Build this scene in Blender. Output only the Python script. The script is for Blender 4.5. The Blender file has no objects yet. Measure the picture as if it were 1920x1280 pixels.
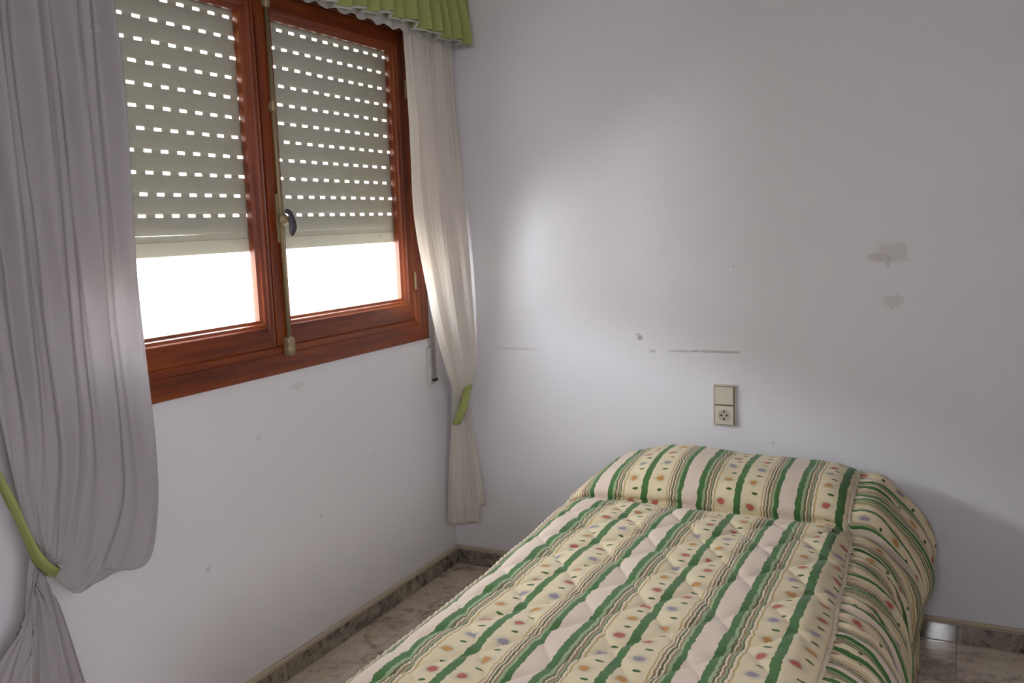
import bpy, bmesh, math, random
from mathutils import Vector, Matrix, noise
random.seed(7)
S = bpy.context.scene
COL = S.collection
PI = math.pi

# ------------------------------------------------------------------ camera, light, exposure
cd = bpy.data.cameras.new('camera'); cam = bpy.data.objects.new('camera', cd); COL.objects.link(cam)
cam.location = (1.9017, -3.1057, 1.4095)
cam.rotation_euler = (1.44117, 0.036946, 0.471481)
cd.sensor_width = 36; cd.lens = 1660.76/1920*36; cd.clip_start = 0.02
S.camera = cam
S.view_settings.view_transform = 'Standard'; S.view_settings.look = 'None'
S.view_settings.gamma = 1; S.view_settings.use_curve_mapping = False
S.view_settings.exposure = 0.28

W = bpy.data.worlds.new('sky'); S.world = W; W.use_nodes = True
bg = W.node_tree.nodes['Background']
bg.inputs[0].default_value = (0.95, 0.965, 1.02, 1); bg.inputs[1].default_value = 28.0

sd = bpy.data.lights.new('sun', 'SUN'); sd.energy = 14; sd.angle = 0.009; sd.color = (1, .95, .88)
sun = bpy.data.objects.new('sun', sd); COL.objects.link(sun)
sun.rotation_euler = (math.radians(12), math.radians(52), 0)      # from +x, above the house, onto the facade opposite

pd = bpy.data.lights.new('window_portal', 'AREA'); pd.shape = 'RECTANGLE'; pd.size = 1.25; pd.size_y = 1.75
pd.cycles.is_portal = True
portal = bpy.data.objects.new('window_portal', pd); COL.objects.link(portal)
portal.location = (-0.262, -1.0, 1.565); portal.rotation_euler = (0, math.radians(-90), 0)

hd = bpy.data.lights.new('corridor_light', 'AREA'); hd.shape = 'RECTANGLE'; hd.size = 1.5; hd.size_y = 1.2; hd.energy = 38; hd.color = (1, .98, 1.02)
hall = bpy.data.objects.new('corridor_light', hd); COL.objects.link(hall)            # bright corridor beyond the open door on the right
hall.location = (3.5, -3.55, 1.6); hall.rotation_euler = (0, math.radians(84), 0)
ld = bpy.data.lights.new('hall_lamp', 'AREA'); ld.shape = 'RECTANGLE'; ld.size = 0.22; ld.size_y = 0.11; ld.energy = 9.0; ld.color = (.95, .97, 1)
lamp = bpy.data.objects.new('hall_lamp', ld); COL.objects.link(lamp)
lamp.location = (1.74, -4.3, 1.88); lamp.rotation_euler = (math.radians(80), 0, 0)

# ------------------------------------------------------------------ helpers
def srgb(h):
    h = h.lstrip('#'); v = [int(h[i:i+2], 16)/255 for i in (0, 2, 4)]
    return tuple((c/12.92 if c <= .04045 else ((c+.055)/1.055)**2.4) for c in v) + (1,)

class NT:
    def __init__(s, name):
        s.m = bpy.data.materials.new(name); s.m.use_nodes = True
        s.t = s.m.node_tree; s.n = s.t.nodes; s.l = s.t.links
        s.b = s.n['Principled BSDF']; s.out = s.n['Material Output']
    def new(s, ty, **k):
        x = s.n.new(ty)
        for a, v in k.items(): setattr(x, a, v)
        return x
    def link(s, a, b): s.l.new(a, b)
    def val(s, sock, v):
        if isinstance(v, (int, float, tuple)): sock.default_value = v
        else: s.l.new(v, sock)
    def math(s, op, a, b=0.0, c=None, clamp=False):
        x = s.new('ShaderNodeMath', operation=op, use_clamp=clamp)
        s.val(x.inputs[0], a); s.val(x.inputs[1], b)
        if c is not None: s.val(x.inputs[2], c)
        return x.outputs[0]
    def mix(s, f, a, b):
        x = s.new('ShaderNodeMix', data_type='RGBA')
        s.val(x.inputs[0], f); s.val(x.inputs[6], a); s.val(x.inputs[7], b)
        return x.outputs[2]
    def noise(s, scale, vec=None, detail=3, rough=.5):
        x = s.new('ShaderNodeTexNoise'); x.inputs['Scale'].default_value = scale
        x.inputs['Detail'].default_value = detail; x.inputs['Roughness'].default_value = rough
        if vec is not None: s.link(vec, x.inputs['Vector'])
        return x
    def ramp(s, fac, stops, interp='LINEAR'):
        x = s.new('ShaderNodeValToRGB'); r = x.color_ramp; r.interpolation = interp
        while len(r.elements) < len(stops): r.elements.new(1.0)
        for e, (p, c) in zip(r.elements, stops): e.position = p; e.color = c
        s.val(x.inputs[0], fac); return x.outputs[0]
    def coord(s, which='Object'):
        return s.new('ShaderNodeTexCoord').outputs[which]
    def pos(s):
        return s.new('ShaderNodeNewGeometry').outputs['Position']
    def mapping(s, vec, scale):
        x = s.new('ShaderNodeMapping'); x.inputs['Scale'].default_value = scale
        s.link(vec, x.inputs[0]); return x.outputs[0]
    def bump(s, h, strength=.3, dist=.002):
        x = s.new('ShaderNodeBump'); x.inputs['Strength'].default_value = strength; x.inputs['Distance'].default_value = dist
        s.link(h, x.inputs['Height']); s.link(x.outputs[0], s.b.inputs['Normal'])
    def base(s, c): s.val(s.b.inputs['Base Color'], c)
    def rough(s, v): s.val(s.b.inputs['Roughness'], v)

def plain(name, hexc, rough=.5, metal=0, var=.08, nscale=40):
    k = NT(name); c = srgb(hexc); d = tuple(x*(1-var*2) for x in c[:3]) + (1,)
    k.base(k.mix(k.noise(nscale, k.coord()).outputs[0], c, d)); k.rough(rough); k.b.inputs['Metallic'].default_value = metal
    return k.m

def link(name, me, mat, parent=None):
    o = bpy.data.objects.new(name, me)
    if mat is not None and not me.materials: me.materials.append(mat)
    COL.objects.link(o)
    if parent is not None: o.parent = parent
    return o
def build(name, bm, mat, parent=None, smooth=False):
    bmesh.ops.recalc_face_normals(bm, faces=bm.faces[:])
    me = bpy.data.meshes.new(name); bm.to_mesh(me); bm.free()
    if smooth:
        for p in me.polygons: p.use_smooth = True
    return link(name, me, mat, parent)
def empty(name, loc=(0, 0, 0)):
    o = bpy.data.objects.new(name, None); o.location = loc; o.empty_display_size = .05; COL.objects.link(o); return o
def tag(o, label, cat, group=None):
    o['label'] = label; o['category'] = cat
    if group: o['group'] = group
    return o
def struct(o, label=None):
    o['kind'] = 'structure'
    if label: o['label'] = label
    return o
def box(bm, x0, x1, y0, y1, z0, z1, bev=0):
    vs = [bm.verts.new((x, y, z)) for x in (x0, x1) for y in (y0, y1) for z in (z0, z1)]
    fs = [bm.faces.new([vs[i] for i in q]) for q in ((0,1,3,2),(4,6,7,5),(0,4,5,1),(2,3,7,6),(0,2,6,4),(1,5,7,3))]
    if bev:
        es = list({e for f in fs for e in f.edges})
        bmesh.ops.bevel(bm, geom=es, offset=bev, segments=2, affect='EDGES', profile=.6)
def bx(name, mat, parent, *a, bev=0):
    bm = bmesh.new(); box(bm, *a, bev=bev); return build(name, bm, mat, parent)
def lathe(bm, prof, axis, origin, n=20):
    """prof: list of (radius, height along axis)"""
    o = Vector(origin); a = Vector(axis).normalized(); u = a.orthogonal().normalized(); v = a.cross(u)
    rings = []
    for r, h in prof:
        rings.append([bm.verts.new(o+a*h+(u*math.cos(2*PI*i/n)+v*math.sin(2*PI*i/n))*max(r, 1e-4)) for i in range(n)])
    for p, q in zip(rings, rings[1:]):
        for i in range(n): bm.faces.new((p[i], p[(i+1) % n], q[(i+1) % n], q[i]))
    bm.faces.new(rings[0]); bm.faces.new(rings[-1])
def lerp(a, b, t): return a+(b-a)*t
def table(x, pts):
    if x <= pts[0][0]: return pts[0][1]
    for (a, va), (b, vb) in zip(pts, pts[1:]):
        if x <= b: return lerp(va, vb, (x-a)/(b-a))
    return pts[-1][1]
def sm(x): x = max(0, min(1, x)); return x*x*(3-2*x)
def stable(x, pts):
    if x <= pts[0][0]: return pts[0][1]
    for (a, va), (b, vb) in zip(pts, pts[1:]):
        if x <= b: return lerp(va, vb, sm((x-a)/(b-a)))
    return pts[-1][1]
def catmull(P, n):
    """n samples spaced by arc length along a Catmull-Rom curve through the points P"""
    P = [Vector(p) for p in P]; Q = [P[0]*2-P[1]] + P + [P[-1]*2-P[-2]]; out = []
    for i in range(1, len(Q)-2):
        for j in range(14):
            t = j/14; a, b, c, d = Q[i-1], Q[i], Q[i+1], Q[i+2]
            out.append(.5*((2*b)+(c-a)*t+(2*a-5*b+4*c-d)*t*t+(3*b-a-3*c+d)*t**3))
    out.append(P[-1]); L = [0]
    for a, b in zip(out, out[1:]): L.append(L[-1]+(b-a).length)
    res = []; k = 0
    for i in range(n):
        s = L[-1]*i/(n-1)
        while k < len(L)-2 and L[k+1] < s: k += 1
        res.append(out[k].lerp(out[k+1], (s-L[k])/max(1e-9, L[k+1]-L[k])))
    return res
def grid(name, rows, mat, parent=None, uv=None, smooth=True, closed=False):
    """rows: list of equally long lists of points; uv: same shape of (u, v)"""
    n, m = len(rows), len(rows[0]); verts = [tuple(p) for r in rows for p in r]
    faces = []
    for i in range(n-1):
        for j in range(m if closed else m-1):
            k = (j+1) % m
            faces.append((i*m+j, i*m+k, (i+1)*m+k, (i+1)*m+j))
    me = bpy.data.meshes.new(name); me.from_pydata(verts, [], faces)
    if uv:
        fl = [q for r in uv for q in r]; lay = me.uv_layers.new(name='UVMap')
        for lp in me.loops: lay.data[lp.index].uv = fl[lp.vertex_index]
    if smooth:
        for p in me.polygons: p.use_smooth = True
    me.update()
    return link(name, me, mat, parent)
def solid(o, t, off=0):
    md = o.modifiers.new('thickness', 'SOLIDIFY'); md.thickness = t; md.offset = off; return o
def fbm(x, y, z=0): return noise.noise((x, y, z))

# ------------------------------------------------------------------ materials
def wall_material(name, spots=(), tone='#e2e0e5'):
    k = NT(name); p = k.pos()
    n1 = k.noise(1.3, p, 4); c = srgb(tone); d = tuple(v*.95 for v in c[:3])+(1,)
    col = k.mix(n1.outputs[0], c, d)
    sx = k.new('ShaderNodeSeparateXYZ'); k.link(p, sx.inputs[0])
    jag = k.noise(38, p, 4, .65).outputs[0]
    for (ax, u, z, w, h, hexc, amt) in spots:
        du = k.math('DIVIDE', k.math('SUBTRACT', sx.outputs[ax], u), w)
        dz = k.math('DIVIDE', k.math('SUBTRACT', sx.outputs[2], z), h)
        r = k.math('SQRT', k.math('ADD', k.math('MULTIPLY', du, du), k.math('MULTIPLY', dz, dz)))
        r = k.math('ADD', r, k.math('MULTIPLY', k.math('SUBTRACT', jag, .5), 2.4))
        mk = k.math('MULTIPLY', k.math('SUBTRACT', 1.15, r), 3.0, clamp=True)
        col = k.mix(k.math('MULTIPLY', mk, amt), col, srgb(hexc))
    k.base(col); k.rough(.42)
    k.b.inputs['Specular IOR Level'].default_value = .35
    k.bump(k.noise(90, p, 3).outputs[0], .22, .003)
    return k.m
M_back = wall_material('painted_back_wall', [
    (0, .833, .984, .012, .010, '#a09085', .8), (0, .825, .995, .008, .004, '#a09085', .6),
    (0, .33, .926, .09, .005, '#b9a09a', .35), (0, .88, .934, .012, .006, '#ab9c94', .5),
    (0, .99, .937, .05, .004, '#ab9c94', .55), (0, 1.115, .939, .085, .005, '#a78f86', .6),
    (0, 1.683, 1.277, .05, .035, '#bdb8ae', .45), (0, 1.655, 1.262, .04, .014, '#bdb8ae', .45),
    (0, 1.690, 1.122, .035, .022, '#c0bbb2', .45), (0, 1.178, 1.240, .003, .004, '#80777a', .5),
    (0, 1.315, .622, .003, .004, '#80777a', .5)])
M_left = wall_material('painted_window_wall', [
    (1, -.93, .925, .03, .012, '#a9b0a0', .3), (1, -1.12, .80, .010, .005, '#b2adab', .35),
    (1, -1.36, .47, .008, .008, '#928c8c', .35), (1, -.86, .47, .010, .008, '#9a9494', .35),
    (1, -.55, .60, .008, .006, '#a39d9d', .35)])
M_plain = wall_material('painted_plain_wall')
M_ceil = plain('white_ceiling_paint', '#e4e4e2', .7)

def wood(name, axis):
    k = NT(name); p = k.pos(); sc = [26, 26, 26]; sc[axis] = 1.6
    g = k.noise(1, k.mapping(p, tuple(sc)), 5, .6)
    g2 = k.noise(1, k.mapping(p, tuple(v*7 for v in sc)), 3, .6)
    f = k.math('ADD', k.math('MULTIPLY', g.outputs[0], .75), k.math('MULTIPLY', g2.outputs[0], .25))
    k.base(k.ramp(f, [(.30, srgb('#4a1d0b')), (.5, srgb('#743214')), (.70, srgb('#904a1b'))]))
    k.rough(.38); k.b.inputs['Specular IOR Level'].default_value = .3; k.b.inputs['Coat Weight'].default_value = .12; k.b.inputs['Coat Roughness'].default_value = .2
    k.bump(g2.outputs[0], .12, .001); return k.m
M_woodH = wood('varnished_wood_horizontal', 1)
M_woodV = wood('varnished_wood_vertical', 2)

def glass():
    k = NT('window_glass'); k.n.remove(k.b)
    tr = k.new('ShaderNodeBsdfTransparent'); gl = k.new('ShaderNodeBsdfGlossy'); gl.inputs['Roughness'].default_value = .02
    tr.inputs[0].default_value = (.95, .97, .96, 1)
    lw = k.new('ShaderNodeLayerWeight'); fr = k.new('ShaderNodeMath', operation='MULTIPLY_ADD')
    k.link(k.math('POWER', lw.outputs[1], 5.0), fr.inputs[0]); fr.inputs[1].default_value = .9; fr.inputs[2].default_value = .035
    mx = k.new('ShaderNodeMixShader'); k.link(fr.outputs[0], mx.inputs[0]); k.link(tr.outputs[0], mx.inputs[1]); k.link(gl.outputs[0], mx.inputs[2])
    k.link(mx.outputs[0], k.out.inputs[0]); return k.m
M_glass = glass()
M_brass = plain('tarnished_brass', '#a3926f', .5, .45, .2, 60)
M_dark_metal = plain('dark_grey_metal', '#4b4a52', .45, .5)
M_slat = plain('aged_pvc_slat', '#c6beb0', .38, 0, .06, 14)
M_slat_low = plain('aged_pvc_bottom_bar', '#e2dac8', .4, 0, .06, 14)
M_plastic = plain('aged_cream_plastic', '#cfc8b8', .4, 0, .06, 60)
M_grime = plain('grimy_plastic_edge', '#8b8068', .6, 0, .2, 120)
M_black = plain('black_recess', '#1d1a18', .7)
M_strap = plain('grey_woven_strap', '#a9a19a', .85, 0, .2, 200)
M_white_plate = plain('white_plate_plastic', '#cfccca', .5)

def cloth(name, hexc, trans=.35, sheer=0.0, weave=900, var=.10):
    k = NT(name); k.n.remove(k.b); p = k.pos()
    c = srgb(hexc); d = tuple(v*(1-var) for v in c[:3])+(1,)
    col = k.mix(k.noise(5, p, 4).outputs[0], c, d)
    w = k.noise(weave, p, 2)
    bp = k.new('ShaderNodeBump'); bp.inputs['Strength'].default_value = .15; bp.inputs['Distance'].default_value = .001
    k.link(w.outputs[0], bp.inputs['Height'])
    df = k.new('ShaderNodeBsdfDiffuse'); tl = k.new('ShaderNodeBsdfTranslucent')
    for s in (df, tl): k.link(col, s.inputs[0]); k.link(bp.outputs[0], s.inputs['Normal'])
    mx = k.new('ShaderNodeMixShader'); mx.inputs[0].default_value = trans
    k.link(df.outputs[0], mx.inputs[1]); k.link(tl.outputs[0], mx.inputs[2]); o = mx.outputs[0]
    if sheer:
        tp = k.new('ShaderNodeBsdfTransparent'); m2 = k.new('ShaderNodeMixShader'); m2.inputs[0].default_value = sheer
        k.link(o, m2.inputs[1]); k.link(tp.outputs[0], m2.inputs[2]); o = m2.outputs[0]
    k.link(o, k.out.inputs[0]); return k.m
M_curt = cloth('grey_white_sheer_cloth', '#bdb8ba', .30, .03)
M_curt_lit = cloth('lit_sheer_cloth', '#f3eee8', .56, .04)  # same cloth as the left curtain, window light painted in as paler colour
M_green = cloth('apple_green_cotton', '#b9c27c', .3, 0, 500, .15)
M_lace = cloth('white_edging_cloth', '#d6d3cf', .35, 0)

def marble(name, c0, c1, c2, scale, rough):
    k = NT(name); p = k.pos(); rnd = k.new('ShaderNodeObjectInfo').outputs['Random']
    off = k.new('ShaderNodeCombineXYZ')
    for i in range(3): k.link(k.math('MULTIPLY', rnd, 37.0+11*i), off.inputs[i])
    va = k.new('ShaderNodeVectorMath', operation='ADD'); k.link(p, va.inputs[0]); k.link(off.outputs[0], va.inputs[1])
    w = k.noise(scale*.6, va.outputs[0], 4, .6)
    vm = k.new('ShaderNodeVectorMath', operation='MULTIPLY_ADD'); k.link(w.outputs[1], vm.inputs[0]); vm.inputs[1].default_value = (.45,)*3
    k.link(va.outputs[0], vm.inputs[2])
    n = k.noise(scale, vm.outputs[0], 6, .62)
    k.base(k.ramp(n.outputs[0], [(.36, c0), (.50, c1), (.66, c2)])); k.rough(rough)
    k.b.inputs['Specular IOR Level'].default_value = .6
    return k.m
M_tile = marble('polished_marble_tile', srgb('#a49485'), srgb('#d6c7b3'), srgb('#e2d6c4'), 9, .09)
M_skirt = marble('marble_skirting_tile', srgb('#4d4743'), srgb('#8b8075'), srgb('#a69a89'), 13, .06)
M_grout = plain('cement_grout', '#a89f93', .8)
M_cap = plain('cream_skirting_cap', '#c6b8a1', .35, 0, .1, 30)
M_facade = plain('sunlit_white_facade', '#9d958c', .9, 0, .03, 2)
M_pink = plain('pink_window_surround', '#c9948a', .9)
M_pave = plain('street_paving', '#6a6864', .9)

# bedspread print: stripes run along v (metres), repeat across u every 0.298 m
def bed_print(name):
    k = NT(name); uv = k.coord('UV'); PER = .298
    s = k.new('ShaderNodeSeparateXYZ'); k.link(uv, s.inputs[0]); U, V = s.outputs[0], s.outputs[1]
    # ikat style wobble of the stripe edges, growing out of stepped noise along v
    c1 = k.new('ShaderNodeCombineXYZ'); k.link(k.math('MULTIPLY', U, 6), c1.inputs[0]); k.link(k.math('MULTIPLY', V, 26), c1.inputs[1])
    c2 = k.new('ShaderNodeCombineXYZ'); k.link(k.math('MULTIPLY', U, 60), c2.inputs[0]); k.link(k.math('MULTIPLY', V, 60), c2.inputs[1])
    j1 = k.math('SUBTRACT', k.noise(1, c1.outputs[0], 3, .7).outputs[0], .5)
    j2 = k.math('SUBTRACT', k.noise(1, c2.outputs[0], 2, .6).outputs[0], .5)
    w = k.math('ADD', U, k.math('ADD', k.math('MULTIPLY', j1, .014), k.math('MULTIPLY', j2, .0055)))
    fr = k.math('FRACT', k.math('DIVIDE', w, PER))
    cream, pinky, yel = srgb('#d8c7b0'), srgb('#d9c5b5'), srgb('#d8c8a6')
    G, LG, BR, DK, OC = srgb('#476d3c'), srgb('#93a37a'), srgb('#8f7759'), srgb('#62603f'), srgb('#b39a66')
    st = [(0, G), (.045, yel), (.255, OC), (.268, cream), (.283, BR), (.297, cream), (.312, DK), (.330, cream), (.342, BR), (.358, LG), (.382, G),
          (.428, pinky), (.588, G), (.645, LG), (.672, DK), (.692, cream), (.704, BR), (.724, LG), (.736, DK), (.75, cream), (.768, OC), (.782, yel), (.975, G)]
    col = k.ramp(fr, st, 'CONSTANT')
    # flowers in the two yellowish bands
    fr0 = k.math('FRACT', k.math('DIVIDE', U, PER)); cell = k.math('FLOOR', k.math('DIVIDE', U, PER))
    PV = .098
    for ci, (cen, off) in enumerate(((.150, 0.0), (.880, .41))):
        vv = k.math('ADD', k.math('DIVIDE', V, PV), k.math('ADD', off, k.math('MULTIPLY', cell, .37)))
        row = k.math('FLOOR', vv)
        du = k.math('MULTIPLY', k.math('SUBTRACT', fr0, cen), PER)
        dv = k.math('MULTIPLY', k.math('SUBTRACT', k.math('FRACT', vv), .5), PV)
        wn = k.new('ShaderNodeTexWhiteNoise', noise_dimensions='3D'); cc = k.new('ShaderNodeCombineXYZ')
        k.link(row, cc.inputs[0]); k.link(cell, cc.inputs[1]); cc.inputs[2].default_value = ci*3.3; k.link(cc.outputs[0], wn.inputs[0])
        h = wn.outputs[0]
        du = k.math('ADD', du, k.math('MULTIPLY', k.math('SUBTRACT', h, .5), .022))
        r = k.math('SQRT', k.math('ADD', k.math('MULTIPLY', du, du), k.math('MULTIPLY', dv, dv)))
        r = k.math('ADD', r, k.math('MULTIPLY', j2, .016))
        halo = k.math('MULTIPLY', k.math('SUBTRACT', .026, r), 90, clamp=True)
        col = k.mix(k.math('MULTIPLY', halo, .38), col, srgb('#a7a592'))
        fcol = k.ramp(k.math('FRACT', k.math('ADD', k.math('MULTIPLY', row, .3334), k.math('MULTIPLY', h, .25))),
                      [(0, srgb('#a8352f')), (.34, srgb('#857a90')), (.66, srgb('#b8792c'))], 'CONSTANT')
        flo = k.math('MULTIPLY', k.math('SUBTRACT', .0145, r), 190, clamp=True)
        col = k.mix(k.math('MULTIPLY', flo, .85), col, fcol)
        # little green bud half way to the next flower
        dv2 = k.math('MULTIPLY', k.math('SUBTRACT', k.math('FRACT', k.math('ADD', vv, .5)), .5), PV)
        du2 = k.math('MULTIPLY', k.math('SUBTRACT', fr0, cen+.03), PER*.55)
        r2 = k.math('ADD', k.math('SQRT', k.math('ADD', k.math('MULTIPLY', du2, du2), k.math('MULTIPLY', dv2, dv2))), k.math('MULTIPLY', j2, .006))
        bud = k.math('MULTIPLY', k.math('SUBTRACT', .0055, r2), 900, clamp=True)
        col = k.mix(bud, col, srgb('#3d5a2e'))
    k.base(col); k.rough(.85); k.b.inputs['Specular IOR Level'].default_value = .15
    k.b.inputs['Sheen Weight'].default_value = .15
    k.bump(k.noise(700, k.pos(), 2).outputs[0], .15, .001)
    return k.m
M_bed = bed_print('striped_bedspread_cotton')
M_cream = plain('cream_cotton_trim', '#dccdb6', .9, 0, .15, 300)
M_ticking = plain('mattress_ticking', '#c9c4ba', .9)
M_bedwood = plain('dark_bed_base', '#4a3526', .5)

# ------------------------------------------------------------------ room shell
RX, RY, RZ = 2.42, -3.62, 2.55
WY0, WY1, WZ0, WZ1 = -1.845, -0.155, 0.98, 2.224      # window opening
bm = bmesh.new()
box(bm, -.25, 0, RY-.1, WY0, -.06, RZ); box(bm, -.25, 0, WY1, .12, -.06, RZ)
box(bm, -.25, 0, WY0, WY1, -.06, WZ0); box(bm, -.25, 0, WY0, WY1, WZ1, RZ)
struct(build('wall_left', bm, M_left))
struct(bx('wall_back', M_back, None, 0, RX+.1, 0, .12, -.06, RZ))
bm = bmesh.new()                                         # wall on the right with an open doorway to a corridor
box(bm, RX, RX+.1, RY-.1, -3.52, -.06, RZ); box(bm, RX, RX+.1, -2.15, 0, -.06, RZ); box(bm, RX, RX+.1, -3.52, -2.15, 2.10, RZ)
struct(build('wall_right', bm, M_plain))
DX0, DX1, DZ = 1.38, 2.18, 2.05                          # doorway behind the photographer
bm = bmesh.new()
box(bm, 0, DX0, RY-.1, RY, -.06, RZ); box(bm, DX1, RX, RY-.1, RY, -.06, RZ); box(bm, DX0, DX1, RY-.1, RY, DZ, RZ)
struct(build('wall_front', bm, M_plain))
bm = bmesh.new()                                         # hall beyond the doorway
box(bm, .7, .8, -4.9, RY-.1, -.06, RZ); box(bm, 3.65, 3.75, -4.9, -1.9, -.06, RZ); box(bm, .7, 3.75, -5, -4.9, -.06, RZ); box(bm, RX+.1, 3.75, -1.9, -1.8, -.06, RZ)
struct(build('wall_hall', bm, M_plain))
struct(bx('ceiling', M_ceil, None, -.3, 3.8, -5.1, .15, RZ, RZ+.1))

fl = bx('floor', M_grout, None, -.25, 3.75, -5, .12, -.08, -.003); struct(fl)
TS = .44
bm = bmesh.new(); box(bm, .0005, TS-.0005, .0005, TS-.0005, -.02, 0, bev=.0007)
bmesh.ops.recalc_face_normals(bm, faces=bm.faces[:]); tme = bpy.data.meshes.new('floor_tile'); bm.to_mesh(tme); bm.free(); tme.materials.append(M_tile)
nx = int(RX/TS)+1
for i in range(nx+1):
    for j in range(9):
        x0 = .145-TS+i*TS; y0 = -.03-j*TS; x1, y1 = x0+TS, y0+TS
        x0, x1, y0, y1 = max(x0, .001), min(x1, RX-.002), max(y0, RY-.1), min(y1, -.002)
        if x1-x0 < .02 or y1-y0 < .02: continue
        o = link('floor_tile', tme, None, fl); o.location = (x0, y0, random.uniform(-.0003, .0003))
        o.scale = ((x1-x0)/TS, (y1-y0)/TS, 1)

def baseboard(name, along, a0, a1, first):
    root = empty(name); struct(root)
    pos = first; marks = [a0]
    while pos < a1-.02:
        if pos > a0+.02: marks.append(pos)
        pos += TS/1.0 if along == 'y' else TS
    marks.append(a1)
    for p, q in zip(marks, marks[1:]):
        g = .0007; tilt = random.uniform(-.0006, .0006)
        bm = bmesh.new()
        if along == 'y': box(bm, 0.0006, .010, p+g, q-g, .001, .060, bev=.001)
        else: box(bm, p+g, q-g, -.010, -.0006, .001, .060, bev=.001)
        build('skirting_tile', bm, M_skirt, root)
    # moulded cream cap with a bead, mitred by running into the corner
    prof = [(0.0006, .0605), (.0105, .0605), (.0135, .063), (.0135, .066), (.010, .0675), (.0125, .0695), (.0125, .073), (.009, .0765), (.0006, .0775)]
    bm = bmesh.new(); ends = []
    for e in (a0, a1):
        ends.append([bm.verts.new((d, e, z) if along == 'y' else (e, -d, z)) for d, z in prof])
    n = len(prof)
    for i in range(n): bm.faces.new((ends[0][i], ends[0][(i+1) % n], ends[1][(i+1) % n], ends[1][i]))
    bm.faces.new(ends[0]); bm.faces.new(ends[1])
    build('cap_moulding', bm, M_cap, root)
baseboard('baseboard_left', 'y', RY+.002, -.001, -.03-TS*9)
baseboard('baseboard_back', 'x', .0145, RX-.002, .145)

# ------------------------------------------------------------------ the window
win = empty('window_1', (0, -1.0, WZ0)); struct(win, 'brown varnished wooden window with two glazed sashes')
def setp(o, root): o.parent = root; o.matrix_parent_inverse = Matrix.Translation(-Vector(root.location))
def mitred(name, parent, prof, side, y0, y1, z0, z1, root):
    """one member of a rectangular frame; prof = (distance in from the outer edge, x)"""
    bm = bmesh.new(); A, B = [], []
    for w, x in prof:
        if side == 'bottom': a, b = (x, y0+w, z0+w), (x, y1-w, z0+w)
        if side == 'top': a, b = (x, y0+w, z1-w), (x, y1-w, z1-w)
        if side == 'left': a, b = (x, y0+w, z0+w), (x, y0+w, z1-w)
        if side == 'right': a, b = (x, y1-w, z0+w), (x, y1-w, z1-w)
        A.append(bm.verts.new(a)); B.append(bm.verts.new(b))
    n = len(prof)
    for i in range(n): bm.faces.new((A[i], A[(i+1) % n], B[(i+1) % n], B[i]))
    bm.faces.new(A); bm.faces.new(B)
    o = build(name, bm, M_woodH if side in ('bottom', 'top') else M_woodV)
    o.parent = parent; o.matrix_parent_inverse = Matrix.Translation(-Vector(root.location)); return o
frame = empty('frame'); frame.parent = win
fprof = [(0, -.037), (0, .010), (.002, .013), (.060, .013), (.063, .009), (.080, .009), (.084, .005), (.084, -.0333), (.094, -.0333), (.094, -.037)]
for sd_ in ('bottom', 'top', 'left', 'right'):
    mitred('rail' if sd_ in ('bottom', 'top') else 'stile', frame, fprof, sd_, WY0+.0005, WY1-.0005, WZ0+.0005, WZ1-.0005, win)
def sash(y0, y1, wl, wr):
    s = empty('sash'); s.parent = win
    z0, z1 = 1.0648, 2.1392
    def pr(W): return [(0, -.033), (0, .004), (.0025, .0065), (W-.024, .0065), (W-.020, .002), (W-.012, -.003), (W-.009, -.008), (W, -.014), (W, -.033)]
    # stiles and rails keep their own widths: build with butt geometry from mitres of equal width where they meet
    H = .086
    def member(name, side, W):
        bm = bmesh.new(); A, B = [], []
        p = pr(W)
        for (w, x) in p:
            f = w/W
            if side == 'bottom': a, b = (x, y0+f*wl, z0+w), (x, y1-f*wr, z0+w)
            if side == 'top': a, b = (x, y0+f*wl, z1-w), (x, y1-f*wr, z1-w)
            if side == 'left': a, b = (x, y0+w, z0+f*H), (x, y0+w, z1-f*H*.9)
            if side == 'right': a, b = (x, y1-w, z0+f*H), (x, y1-w, z1-f*H*.9)
            A.append(bm.verts.new(a)); B.append(bm.verts.new(b))
        n = len(p)
        for i in range(n): bm.faces.new((A[i], A[(i+1) % n], B[(i+1) % n], B[i]))
        bm.faces.new(A); bm.faces.new(B)
        o = build(name, bm, M_woodH if side in ('bottom', 'top') else M_woodV); setp2(o, s)
    def setp2(o, par): o.parent = par; o.matrix_parent_inverse = Matrix.Translation(-Vector(win.location))
    member('rail', 'bottom', H); member('rail', 'top', H*.9); member('stile', 'left', wl); member('stile', 'right', wr)
    p = bx('pane', M_glass, None, -.0235, -.0195, y0+wl-.006, y1-wr+.006, z0+H-.006, z1-H*.9+.006); setp2(p, s)
    return s, setp2
sL, sp = sash(-1.7602, -1.0270, .056, .038)
sR, sp = sash(-1.0266, -.2398, .0901, .0575)
# astragal strip and bolt on the right sash's meeting stile
bm = bmesh.new(); box(bm, .0065, .014, -1.022, -.955, 1.068, 2.136, bev=.004); sp(build('astragal', bm, M_woodV), sR)
BY = -.978
bm = bmesh.new(); lathe(bm, [(.0065, 0), (.0065, 1.05)], (0, 0, 1), (.020, BY, 1.075), 12); sp(build('bolt_rod', bm, M_brass, smooth=True), sR)
for zz in (1.795, 2.10):
    bm = bmesh.new(); lathe(bm, [(.004, -.018), (.011, -.015), (.0135, -.004), (.0135, .004), (.011, .015), (.004, .018)], (0, 0, 1), (.020, BY, zz), 14)
    box(bm, .012, .020, BY-.014, BY+.014, zz-.011, zz+.011, bev=.002)
    sp(build('rod_guide', bm, M_brass), sR)
bm = bmesh.new(); box(bm, .013, .022, BY-.017, BY+.017, 1.385, 1.535, bev=.006); sp(build('bolt_plate', bm, M_brass), sR)
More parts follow.
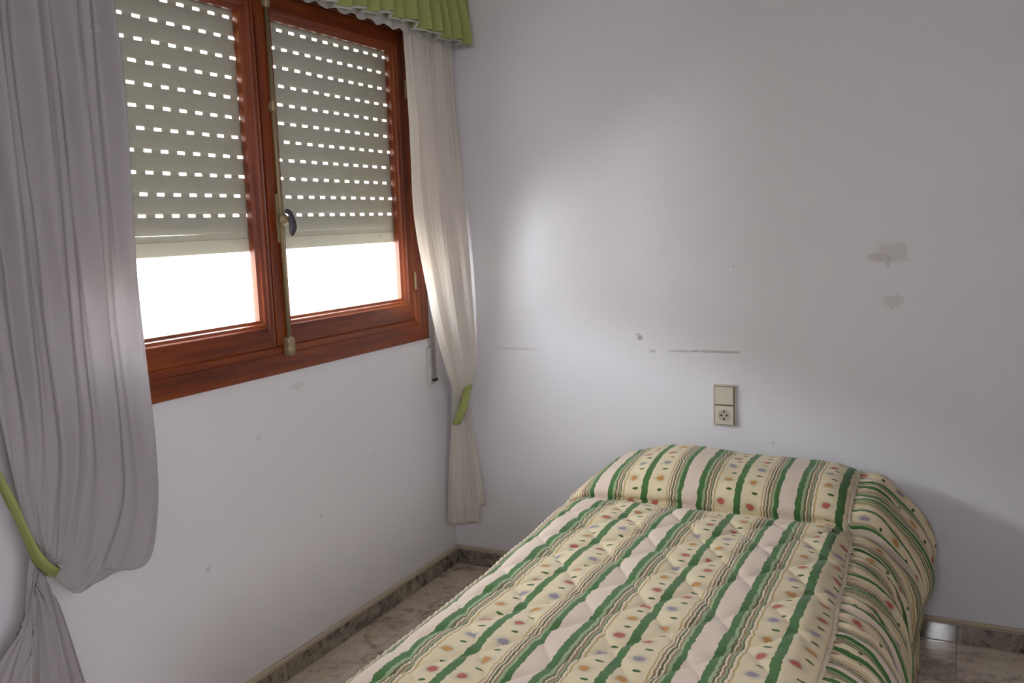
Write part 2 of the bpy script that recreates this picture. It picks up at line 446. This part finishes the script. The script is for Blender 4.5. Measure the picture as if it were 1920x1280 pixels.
bm = bmesh.new(); lathe(bm, [(.006, 0), (.017, .003), (.019, .012), (.015, .018), (.010, .026), (.010, .034)], (1, 0, 0), (.021, BY, 1.455), 16); sp(build('bolt_boss', bm, M_brass), sR)
hp = catmull([(.040, BY+.002, 1.482), (.052, BY+.006, 1.474), (.058, BY+.008, 1.452), (.058, BY+.009, 1.428), (.054, BY+.009, 1.405)], 12)
rows = []
for i, p in enumerate(hp):
    r = [.007, .008, .008, .008, .009, .010, .011, .012, .012, .011, .009, .004][i]
    d = (hp[min(i+1, 11)]-hp[max(i-1, 0)]).normalized(); u = d.cross(Vector((1, 0, .2))).normalized(); v = d.cross(u)
    rows.append([p+(u*math.cos(a)*1.2+v*math.sin(a)*.8)*r for a in [2*PI*q/10 for q in range(10)]])
o = grid('bolt_handle', rows, M_dark_metal, closed=True); o['label'] = 'dark grey lever handle'; sp(o, sR)
bm = bmesh.new(); lathe(bm, [(.003, -.034), (.012, -.030), (.0165, -.016), (.015, -.004), (.017, .010), (.013, .022), (.008, .028)], (0, 0, 1), (.022, BY, 1.065), 16)
box(bm, .0095, .020, BY-.017, BY+.017, 1.034, 1.092, bev=.005); sp(build('bolt_keeper', bm, M_brass, smooth=False), sR)
for y, s_ in ((-.2375, sR), (-1.7625, sL)):
    for zz in (1.215, 1.93):
        bm = bmesh.new(); lathe(bm, [(.002, -.034), (.005, -.032), (.0055, -.002), (.0045, 0), (.0055, .002), (.005, .032), (.002, .034)], (0, 0, 1), (.013, y, zz), 10)
        sp(build('hinge', bm, M_brass), s_)
bx_o = bx('outer_sill', plain('stone_sill', '#bdb5aa', .8), None, -.29, -.060, WY0+.001, WY1-.001, WZ0-.03+.031, WZ0+.02)
bx_o.parent = win; bx_o.matrix_parent_inverse = Matrix.Translation(-Vector(win.location))

# ------------------------------------------------------------------ roller shutter: slats with real slots
SX = -.046; PITCH = .0575
sh = empty('roller_shutter', (SX, -1.0, 1.358)); tag(sh, 'cream slatted roller shutter half lowered behind the window panes', 'roller shutter')
Y0, Y1 = -.83, .83
def slat_mesh(shift):
    bm = bmesh.new()
    # body profile (x towards the room, z up); neck above it is cut by slots
    prof = [(-.005, .0), (.003, .0), (.0055, .006), (.0070, .015), (.0073, .023), (.0068, .033), (.0050, .0425), (.003, .0487), (-.005, .0487), (-.0065, .023)]
    A = [bm.verts.new((x, Y0, z)) for x, z in prof]; B = [bm.verts.new((x, Y1, z)) for x, z in prof]
    n = len(prof)
    for i in range(n): bm.faces.new((A[i], A[(i+1) % n], B[(i+1) % n], B[i]))
    bm.faces.new(A); bm.faces.new(B)
    y = Y0; p = .0569; w = .0255
    y = Y0+shift*p-p
    while y < Y1:
        a, b = max(Y0, y), min(Y1, y+p-w)
        if b-a > .003: box(bm, -.0035, -.0005, a, b, .0477, PITCH+.0005)
        y += p
    bmesh.ops.recalc_face_normals(bm, faces=bm.faces[:]); me = bpy.data.meshes.new('slat'); bm.to_mesh(me); bm.free(); me.materials.append(M_slat); return me
sms = [slat_mesh(v) for v in (.1, .45, .75, .3)]
zs = 1.470-.0520-1.358
for i in range(14):
    o = link('slat', sms[(i*7+i//3) % 4], None, sh); o.location = (0, 0, zs+i*PITCH)
bm = bmesh.new(); box(bm, -.006, .0065, Y0, Y1, .004, .044, bev=.002); box(bm, -.003, .002, Y0, Y1, .043, zs+.001)
o = build('bottom_bar', bm, M_slat_low, sh); o.rotation_euler = (math.radians(.25), 0, 0)
for yy in (.62, -.62):
    bm = bmesh.new(); lathe(bm, [(.006, 0), (.006, .004), (.003, .006)], (1, 0, 0), (.0065, yy, .032), 10); build('stop_screw', bm, M_white_plate, sh)

# ------------------------------------------------------------------ shutter strap by the frame
sw = empty('strap_winder', (0, -.135, .86)); tag(sw, 'white shutter strap winder plate with grey strap beside the window frame', 'strap winder')
bx('winder_plate', M_white_plate, sw, .0005, .012, -.034, .012, -.068, .085, bev=.004)
bx('strap', M_strap, sw, .016, .0185, -.012, .010, -.045, .40, bev=.0008)
bx('strap_slot', M_dark_metal, sw, .011, .022, -.016, .014, -.055, -.043, bev=.001)

# ------------------------------------------------------------------ curtains
def curtain(name, label, paths, nt, nv, folds, amp, tail, seed, mat):
    """paths(t) -> control points from heading to hem; folds displaced along the room direction"""
    rows = [[None]*nt for _ in range(nv)]
    for j in range(nt):
        t = j/(nt-1); pts = catmull(paths(t), nv)
        for i, p in enumerate(pts):
            v = i/(nv-1)
            rows[i][j] = p.copy()
    tiev = paths.tie
    out = []
    for i in range(nv):
        v = i/(nv-1); r = []
        for j in range(nt):
            t = j/(nt-1); p = rows[i][j]
            q = rows[i][min(j+1, nt-1)]-rows[i][max(j-1, 0)]
            q.z = 0
            nrm = Vector((-q.y, q.x, 0))
            if nrm.length < 1e-6: nrm = Vector((1, 0, 0))
            nrm.normalize()
            if nrm.dot(Vector(paths.face)) < 0: nrm = -nrm
            a = amp(v, t)
            fq = lerp(folds, tail, sm((v-.70)/.08))
            ph = 2*PI*fq*(t+.05*fbm(t*5, v*1.6, seed))+.7*fbm(v*2.2, t*2, seed+5)
            wv = math.sin(ph)*.65+.35*math.sin(ph*1.9+1.3+2*fbm(v*1.5, t*3, seed+9))
            wv = wv*(.65+.7*abs(fbm(t*7, v*2.5, seed+3)))
            fine = fbm(t*26, v*7, seed+20)*.0035*(1+a*20)
            r.append(p+nrm*(a*wv+fine))
        out.append(r)
    o = grid(name, out, mat); solid(o, .0012)
    return tag(o, label, 'curtain', 'curtains at the window')

def left_paths(t):
    yt = lerp(-2.00, -1.585, t); b = t
    bul = .055*math.sin(PI*min(1, t*1.0))*t
    top = (.075, yt, 2.27); m1 = (.08, yt+.0, 1.75); m2 = (.085, lerp(-1.985, -1.595, t), 1.28)
    P1 = (.09+.02*t, lerp(-1.965, -1.605, t**1.15), lerp(1.02, .90, t))
    k = math.exp(-((t-.80)/.10)**2)                       # second lobe that sags under the tie
    Q1 = (.10+.035*t, lerp(-1.955, -1.632, t**1.5), lerp(.87, .745, t**1.3))
    Q2 = (.11+.04*t, lerp(-1.945, -1.690, t**2.0)-.03*k, lerp(.79, .632, t**1.3)-.012*k)
    Q3 = (.11+.03*t, lerp(-1.94, -1.810, t**1.5)-.020*k, lerp(.75, .662, t**1.1)-.055*k)
    T = (.10+.015*math.sin(9*t), lerp(-1.945, -1.915, t), lerp(.715, .685, t))
    D1 = (.10, lerp(-1.975, -1.885, t), .60)
    hem = .20+.28*(1-sm(t/.35))
    D2 = (.10, lerp(-2.035, -1.84, t), lerp(.60, hem, .5))
    D3 = (.10, lerp(-2.085, -1.80, t), hem)
    return [top, m1, m2, P1, Q1, Q2, Q3, T, D1, D2, D3]
left_paths.tie = .70; left_paths.face = (1, -.3, 0)
def ampL(v, t):
    return table(v, [(0, .020), (.25, .027), (.45, .027), (.56, .024), (.64, .013), (.72, .006), (.78, .009), (1, .024)])
curtain('curtain', 'large grey white curtain left of the window gathered by its tieback at the left edge', left_paths, 220, 160, 4.3, ampL, 1.7, 3, M_curt)

def right_paths(t):
    yi = lerp(-.395, -.030, t)
    top = (.112, yi, 2.22); m1 = (.120, yi, 1.85); m2 = (.125+.018*t, lerp(-.400, -.030, t), 1.45)
    P1 = (.125+.032*t, lerp(-.312, -.030, t), lerp(1.08, 1.10, t))
    Q1 = (.118+.037*t, lerp(-.218, -.030, t), lerp(.875, .90, t))
    Q2 = (.102+.033*t, lerp(-.150, -.035, t), lerp(.79, .80, t))
    T = (.07+.045*t, lerp(-.100, -.045, t), lerp(.71, .69, t))
    D1 = (.065+.065*t, lerp(-.11, -.045, t), .60)
    hem = .205+.075*sm((t-.70)/.06)
    D2 = (.045+.11*t, lerp(-.115, -.04, t), lerp(.60, hem, .5))
    D3 = (.030+.150*t, lerp(-.115, -.04, t), hem)
    cu = .040*sm((t-.88)/.12)-.012*t                             # the outer edge turns back towards the window wall
    return [(a-cu, b, c) for a, b, c in (top, m1, m2, P1, Q1, Q2, T, D1, D2, D3)]
right_paths.tie = .72; right_paths.face = (1, -.6, 0)
def ampR(v, t):
    e = 1-.6*sm((t-.8)/.2)
    return e*table(v, [(0, .010), (.1, .012), (.3, .020), (.5, .020), (.62, .015), (.70, .006), (.78, .010), (1, .018)])
curtain('curtain', 'narrow grey white curtain hanging in the corner beside the right window frame', right_paths, 150, 140, 3.4, ampR, 1.6, 11, M_curt_lit)

def ribbon(name, label, pts, width, wdir, group):
    P = catmull(pts, 60); rows = []
    for i, p in enumerate(P):
        d = (P[min(i+1, 59)]-P[max(i-1, 0)]).normalized(); s = i/59
        w = Vector(wdir(s)); w = (w-d*w.dot(d)).normalized()
        ww = width(s); k = d.cross(w)
        rows.append([p+w*ww*q+k*.004*(1-4*q*q)+k*.0015*math.sin(30*s+9*q) for q in (-.5, -.3, -.1, .1, .3, .5)])
    o = grid(name, rows, M_green); solid(o, .004); return tag(o, label, 'tieback', group)
ribbon('tieback', 'green cloth tieback around the large left curtain', [(.004, -1.966, 1.01), (.05, -1.978, .965), (.105, -1.978, .88), (.135, -1.968, .80), (.142, -1.948, .735), (.130, -1.915, .695), (.095, -1.880, .685), (.05, -1.868, .70), (.02, -1.875, .85), (.004, -1.89, .99)],
       lambda s: .012+.036*sm(s/.16)*(1-.55*sm((s-.42)/.1))*sm((1-s)/.25), lambda s: (.8, -.25, .5) if s < .5 else (.2, 0, 1), 'green curtain tiebacks')
ribbon('tieback', 'green cloth tieback around the curtain in the corner', [(.060, -.005, .82), (.085, -.018, .808), (.115, -.034, .792), (.126, -.072, .772), (.132, -.114, .712), (.110, -.132, .645), (.088, -.10, .632), (.072, -.045, .66), (.062, -.012, .74), (.058, -.006, .80)],
       lambda s: .010+.020*sm(s/.2)*sm((1-s)/.2), lambda s: (.8, .6, .1), 'green curtain tiebacks')
bm = bmesh.new(); lathe(bm, [(.022, 0), (.022, .006), (.012, .010), (.009, .022), (.012, .030), (.021, .036), (.025, .046), (.021, .056), (.010, .062)], (1, 0, 0), (.0005, -1.945, 1.085), 20)
tag(build('wall_hook', bm, M_woodV, smooth=True), 'dark brown wooden hook on the wall at the far left edge', 'hook')

# ------------------------------------------------------------------ curtain rail and valance
rl = empty('curtain_rail', (.09, -1.03, 2.345)); tag(rl, 'white curtain rail on the wall above the window, behind the green valance', 'curtain rail')
bx('rail', M_white_plate, rl, -.012, .012, -1.10, 1.0, -.012, .012, bev=.003)
for yy in (-1.0, 0, .95): bx('bracket', M_white_plate, rl, -.0895, -.0125, yy-.012, yy+.012, -.02, .02, bev=.003)
def valance_rows(z_of, nz, extra=0.0, pk=0.0):
    N = 520; rows = []
    for i in range(nz):
        v = i/(nz-1); r = []
        for j in range(N):
            s = j/(N-1); L = 2.16; y = -2.15+L*s*1.0
            if y > -.015: y = -.015
            yy = -2.15+(L-.025)*s
            ph = 2*PI*yy/.074+1.9*fbm(yy*6, 1.5, 2)+pk
            a = .007+.023*sm(v*1.2)*(.75+.6*fbm(yy*9, 4.1, 7))
            x = .166+.016*v+a*math.sin(ph)+.4*a*math.sin(2*ph+1)+.010*sm((yy+.45)/.4)*v
            zb, zt = z_of(yy, ph)
            r.append(Vector((x+extra, yy+.010*v*math.cos(ph)*(yy < -.03), lerp(zt, zb, v))))
        rows.append(r)
    return rows
def zbase(yy, ph): return 2.110+.010*math.sin(yy*9)+.006*math.sin(ph*.5+1)+.004*fbm(yy*30, 0, 3)
val = empty('valance', (0, 0, 0)); tag(val, 'green pleated valance with white edging hanging above the window', 'valance')
solid(grid('green_panel', valance_rows(lambda y, p: (zbase(y, p), 2.375), 26), M_green, val), .0012)
ed = grid('white_edging', valance_rows(lambda y, p: (zbase(y, p)-.007-.004*math.sin(p*2), zbase(y, p)+.004), 5, .0010), M_lace, val)
for rr in ed.data.vertices: pass
solid(ed, .0015)
o = grid('white_lining', [[Vector((.128+.003*math.sin(2*PI*y/.05), y, z+(.006*math.sin(2*PI*y/.09) if z < 2.2 else 0))) for y in [-2.14+2.11*q/300 for q in range(301)]] for z in (2.36, 2.25, 2.15, 2.098)], M_lace, val); solid(o, .001)
o['label'] = 'white lining strip showing below the green'

# ------------------------------------------------------------------ switch and socket
sk = empty('switch_and_socket', (1.146, 0, .748)); tag(sk, 'cream double wall plate with light switch above socket, over the bed', 'switch')
def bxk(name, mat, *a, bev=0): return bx(name, mat, sk, *a, bev=bev)
bm = bmesh.new(); box(bm, -.041, .041, -.010, -.0005, -.075, .075, bev=.004); build('surround', bm, M_plastic, sk)
o = bxk('grime_gap', M_grime, -.0365, .0365, -.0106, -.0095, -.0705, .0705); o['label'] = 'dirty brown gap around the inserts'
o = bxk('rocker', M_plastic, -.0335, .0335, -.0155, -.0108, .004, .0685, bev=.002); o.rotation_euler = (math.radians(1.2), 0, 0)
bm = bmesh.new(); box(bm, -.0335, .0335, -.0145, -.0108, -.0685, -.0015, bev=.002)
so = build('socket_insert', bm, M_plastic, sk)
bm = bmesh.new(); n = 28; cz = -.035
ring = [[bm.verts.new((r*math.cos(2*PI*i/n), y, cz+r*math.sin(2*PI*i/n))) for i in range(n)] for r, y in ((.0225, -.0146), (.0215, -.0165), (.0195, -.0165), (.0185, -.0148))]
for p, q in zip(ring, ring[1:]):
    for i in range(n): bm.faces.new((p[i], p[(i+1) % n], q[(i+1) % n], q[i]))
build('socket_rim', bm, M_plastic, so)
bm = bmesh.new(); bm.faces.new([bm.verts.new((.0186*math.cos(2*PI*i/n), -.0147, cz+.0186*math.sin(2*PI*i/n))) for i in range(n)])
r_ = bmesh.ops.extrude_face_region(bm, geom=bm.faces[:]); bmesh.ops.translate(bm, vec=(0, -.0006, 0), verts=[v for v in r_['geom'] if isinstance(v, bmesh.types.BMVert)])
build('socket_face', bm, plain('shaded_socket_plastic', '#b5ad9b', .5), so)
for dx in (-.0095, .0095):
    bm = bmesh.new(); lathe(bm, [(.0036, 0), (.0036, .0012)], (0, -1, 0), (dx, -.0150, cz), 12); build('pin_hole', bm, M_black, so)
for dz in (-.014, .014):
    bm = bmesh.new(); box(bm, -.003, .003, -.0165, -.0150, cz+dz-.004, cz+dz+.004, bev=.0006); build('earth_clip', bm, M_dark_metal, so)

# ------------------------------------------------------------------ bed and bedspread
bed = empty('bed', (1.2, -1.0, 0)); tag(bed, 'single bed under the striped bedspread against the back wall', 'bed')
bx('mattress', M_ticking, bed, -.37, .38, -.90, .93, .26, .462, bev=.04)
bx('bed_base', M_bedwood, bed, -.36, .37, -.89, .92, .20, .258, bev=.006)
for a in (-.32, .33):
    for b in (-.84, .88):
        bm = bmesh.new(); lathe(bm, [(.018, 0), (.022, .01), (.026, .198)], (0, 0, 1), (a, b, .001), 12); build('leg', bm, M_bedwood, bed)

def bol_h(x): return table(x, [(.70, .0), (.76, .022), (.85, .070), (.92, .094), (.99, .109), (1.08, .117), (1.22, .110), (1.35, .101), (1.50, .095), (1.62, .095)])
def side_l(y): return stable(y, [(-2.0, .797), (-1.5, .795), (-1.2, .790), (-.9, .774), (-.52, .745), (-.44, .735), (-.30, .735), (-.1, .74), (0, .745)])
def side_r(y): return stable(y, [(-2.0, 1.655), (-1.6, 1.660), (-1.2, 1.660), (-.9, 1.647), (-.6, 1.633), (-.45, 1.612), (-.3, 1.612), (-.1, 1.608), (0, 1.60)])
def profile(x):
    h = bol_h(x)
    return catmull([(0, -.012, .50+.35*h), (0, -.05, .505+.72*h), (0, -.12, .505+.95*h), (0, -.20, .503+h), (0, -.28, .503+.985*h), (0, -.355, .503+.86*h), (0, -.415, .503+.60*h),
                    (0, -.443, .503+.30*h), (0, -.441, .498), (0, -.462, .500), (0, -.52, .509), (0, -.62, .513), (0, -.9, .515), (0, -1.3, .515), (0, -1.7, .513), (0, -1.92, .505), (0, -1.965, .475), (0, -1.98, .40), (0, -1.985, .20), (0, -1.985, .03)], NS)
NS, NX = 380, 130
cols = []; 
for j in range(NX):
    t = j/(NX-1); xm = lerp(.76, 1.61, t)
    cols.append((t, profile(xm)))
rows, uvs = [], []
for i in range(NS):
    r, u = [], []
    for t, pr in cols:
        p = pr[i]; y = p.y; xl, xr = side_l(y), side_r(y); x = lerp(xl, xr, t)
        d = (pr[min(i+1, NS-1)]-pr[max(i-1, 0)]).normalized(); nrm = Vector((0, d.z, -d.y)); 
        if nrm.z < 0 and abs(d.z) < .99 and y > -1.9: nrm = -nrm
        if y < -1.95: nrm = Vector((0, -1, 0))
        edge = min(t, 1-t)*(xr-xl)
        drop = .014*(1-sm(edge/.07))+.010*(1-sm(edge/.02))
        # quilting: puffed diamonds sewn along two diagonal families
        s_m = i/(NS-1)*2.95; flat = sm((-.47-y)/.05)
        q1 = abs(math.sin(PI*(x*1.0+s_m*.62)/.170)); q2 = abs(math.sin(PI*(x*1.0-s_m*.62+.03)/.170))
        puff = (1-math.exp(-q1*4.0))*(1-math.exp(-q2*4.0))
        wr = .006*fbm(x*6, s_m*4, 2)+.003*fbm(x*17, s_m*13, 6)
        amt = .010*puff*(.25+.75*flat)*sm(edge/.05)+wr*sm(edge/.03)
        # wrinkles and pinches on the bolster front
        if flat < 1: amt += (1-flat)*(.004*fbm(x*9+s_m*5, s_m*9, 4))
        pt = Vector((x, y, p.z))+nrm*amt; pt.z -= drop
        if y > -1.9: pt.z = pt.z
        r.append(pt); u.append(((x-1.285)+.298*10, s_m))
    rows.append(r); uvs.append(u)
spread = empty('bedspread', (0, 0, 0)); tag(spread, 'cream quilted bedspread with green stripes and small flowers over the bed and pillow', 'bedspread')
solid(grid('quilted_panel', rows, M_bed, spread, uv=uvs), .004, -1)

def ruffle(side, name):
    edge = [r[-1] if side > 0 else r[0] for r in rows]
    # stop at the foot
    edge = [p for p in edge if p.y > -1.95]
    L = [0]
    for a, b in zip(edge, edge[1:]): L.append(L[-1]+(b-a).length)
    NA, NB = 620, 44; out, uv = [], []
    base = []; k = 0
    for i in range(NA):
        s = L[-1]*i/(NA-1)
        while k < len(L)-2 and L[k+1] < s: k += 1
        base.append((edge[k].lerp(edge[k+1], (s-L[k])/max(1e-9, L[k+1]-L[k])), s))
    for i, (p, s) in enumerate(base):
        r, u = [], []
        f = sm((p.y+.52)/.12)                       # 1 on the bolster, 0 along the mattress
        if side > 0:
            offs = [lerp(a, b, f) for a, b in zip((0, .035, .085, .125, .145, .150, .148, .150), (0, .070, .130, .192, .216, .186, .172, .176))]
            H = p.z-.012
            dz = [lerp(a, b, f) for a, b in zip((0, .004, .030, .090, .180, .300, .400, H), (0, .004, .060, .140, .220, .320, .420, H))]
        else:
            offs = [lerp(a, b, f) for a, b in zip((0, .010, .022, .032, .042, .050, .058, .066), (0, .012, .026, .036, .046, .054, .060, .066))]
            H = p.z-.012; dz = [0, .006, .03, .09, .18, .28, .38, H]
        dz = [min(q, H) for q in dz]
        C = catmull([(p.x+side*o_, 0, p.z-z_) for o_, z_ in zip(offs, dz)], NB)
        for j, c in enumerate(C):
            b = j/(NB-1)
            n2 = (C[min(j+1, NB-1)]-C[max(j-1, 0)]).normalized(); nrm = Vector((-n2.z*side, 0, n2.x*side))
            if nrm.x*side < 0 and nrm.z < 0: nrm = -nrm
            ph = 2*PI*s/.052+2.2*fbm(s*9, b*1.2, 3+side)
            ph2 = 2*PI*s/.115+2.5*fbm(s*5, b*1.5, 8+side)
            a = .0045*sm(b*14)*(1-.5*b)+.001
            a2 = .013*sm(b*2.2)
            amt = a*math.sin(ph)+a2*math.sin(ph2)+.004*fbm(s*30, b*6, 5)*sm(b*6)
            y = p.y-.035*math.sin(PI*b*.5)*(1-f)*.6+.010*math.sin(ph2*.5+b*3)*b
            q = Vector((c.x, y, c.z))+nrm*amt
            q.z = max(q.z, .006); q.y = min(q.y, -.004)
            r.append(q); u.append((s*2.1+.05*fbm(s*7, b*2, 1), b*.55))
        out.append(r); uv.append(u)
    o = grid(name, out, M_bed, spread, uv=uv); solid(o, .0025); return o, base
rr, baseR = ruffle(1, 'side_ruffle')
rl_, baseL = ruffle(-1, 'side_ruffle')
def frill(base, side):
    """gathered, frayed trim along the seam"""
    rows_ = []
    for i, (p, s) in enumerate(base):
        w = (.003 if side < 0 else .001)+.003*fbm(s*60, 0, side)+(.003*random.random())
        wob = .0022*math.sin(2*PI*s/.026+3*fbm(s*12, 1, 2))
        rows_.append([p+Vector((-side*.004, 0, .002)), p+Vector((side*.002, wob*.5, .006+wob*.4)), p+Vector((side*(.004+w*.6), wob, .004+wob)), p+Vector((side*(.006+w), wob, -.002+wob*.3))])
    o = grid('seam_frill', rows_, M_cream, spread); solid(o, .003); return o
frill(baseR, 1); frill(baseL, -1)

# ------------------------------------------------------------------ outside: white house across the street
hs = empty('building', (-7.0, 4.0, -3)); tag(hs, 'sunlit white building across the street seen below the shutter', 'building')
bm = bmesh.new(); wins = [(5.75-4, 7.0-4, .77+3), (1.2-4, 2.45-4, .77+3), (10.2-4, 11.4-4, .77+3)]
ys = sorted({-14.0, 14.0} | {w[0] for w in wins} | {w[1] for w in wins})
zz_ = [0, .77+3, .77+3+1.3, 6.6]
for a, b in zip(ys, ys[1:]):
    for c, d in zip(zz_, zz_[1:]):
        isw = any(abs(a-w[0]) < 1e-6 for w in wins) and abs(c-zz_[1]) < 1e-6
        box(bm, -.4, -.12 if isw else 0, a, b, c, d)
build('facade', bm, M_facade, hs)
for a, b, c in wins:
    bm = bmesh.new(); d = c+1.3
    box(bm, -.005, .03, a-.09, a, c-.09, d+.09); box(bm, -.005, .03, b, b+.09, c-.09, d+.09); box(bm, -.005, .03, a, b, d, d+.09)
    fr_ = build('window_surround', bm, M_pink, hs)
    bx('window_sill', M_pink, hs, -.005, .10, a-.10, b+.10, c-.13, c-.07)
    pn = bx('closed_shutter', M_facade, hs, -.118, -.09, a+.001, b-.001, c+.001, d-.001)
struct(bx('ground', M_pave, None, -7.4, -.25, -20, 24, -3.2, -3.0))
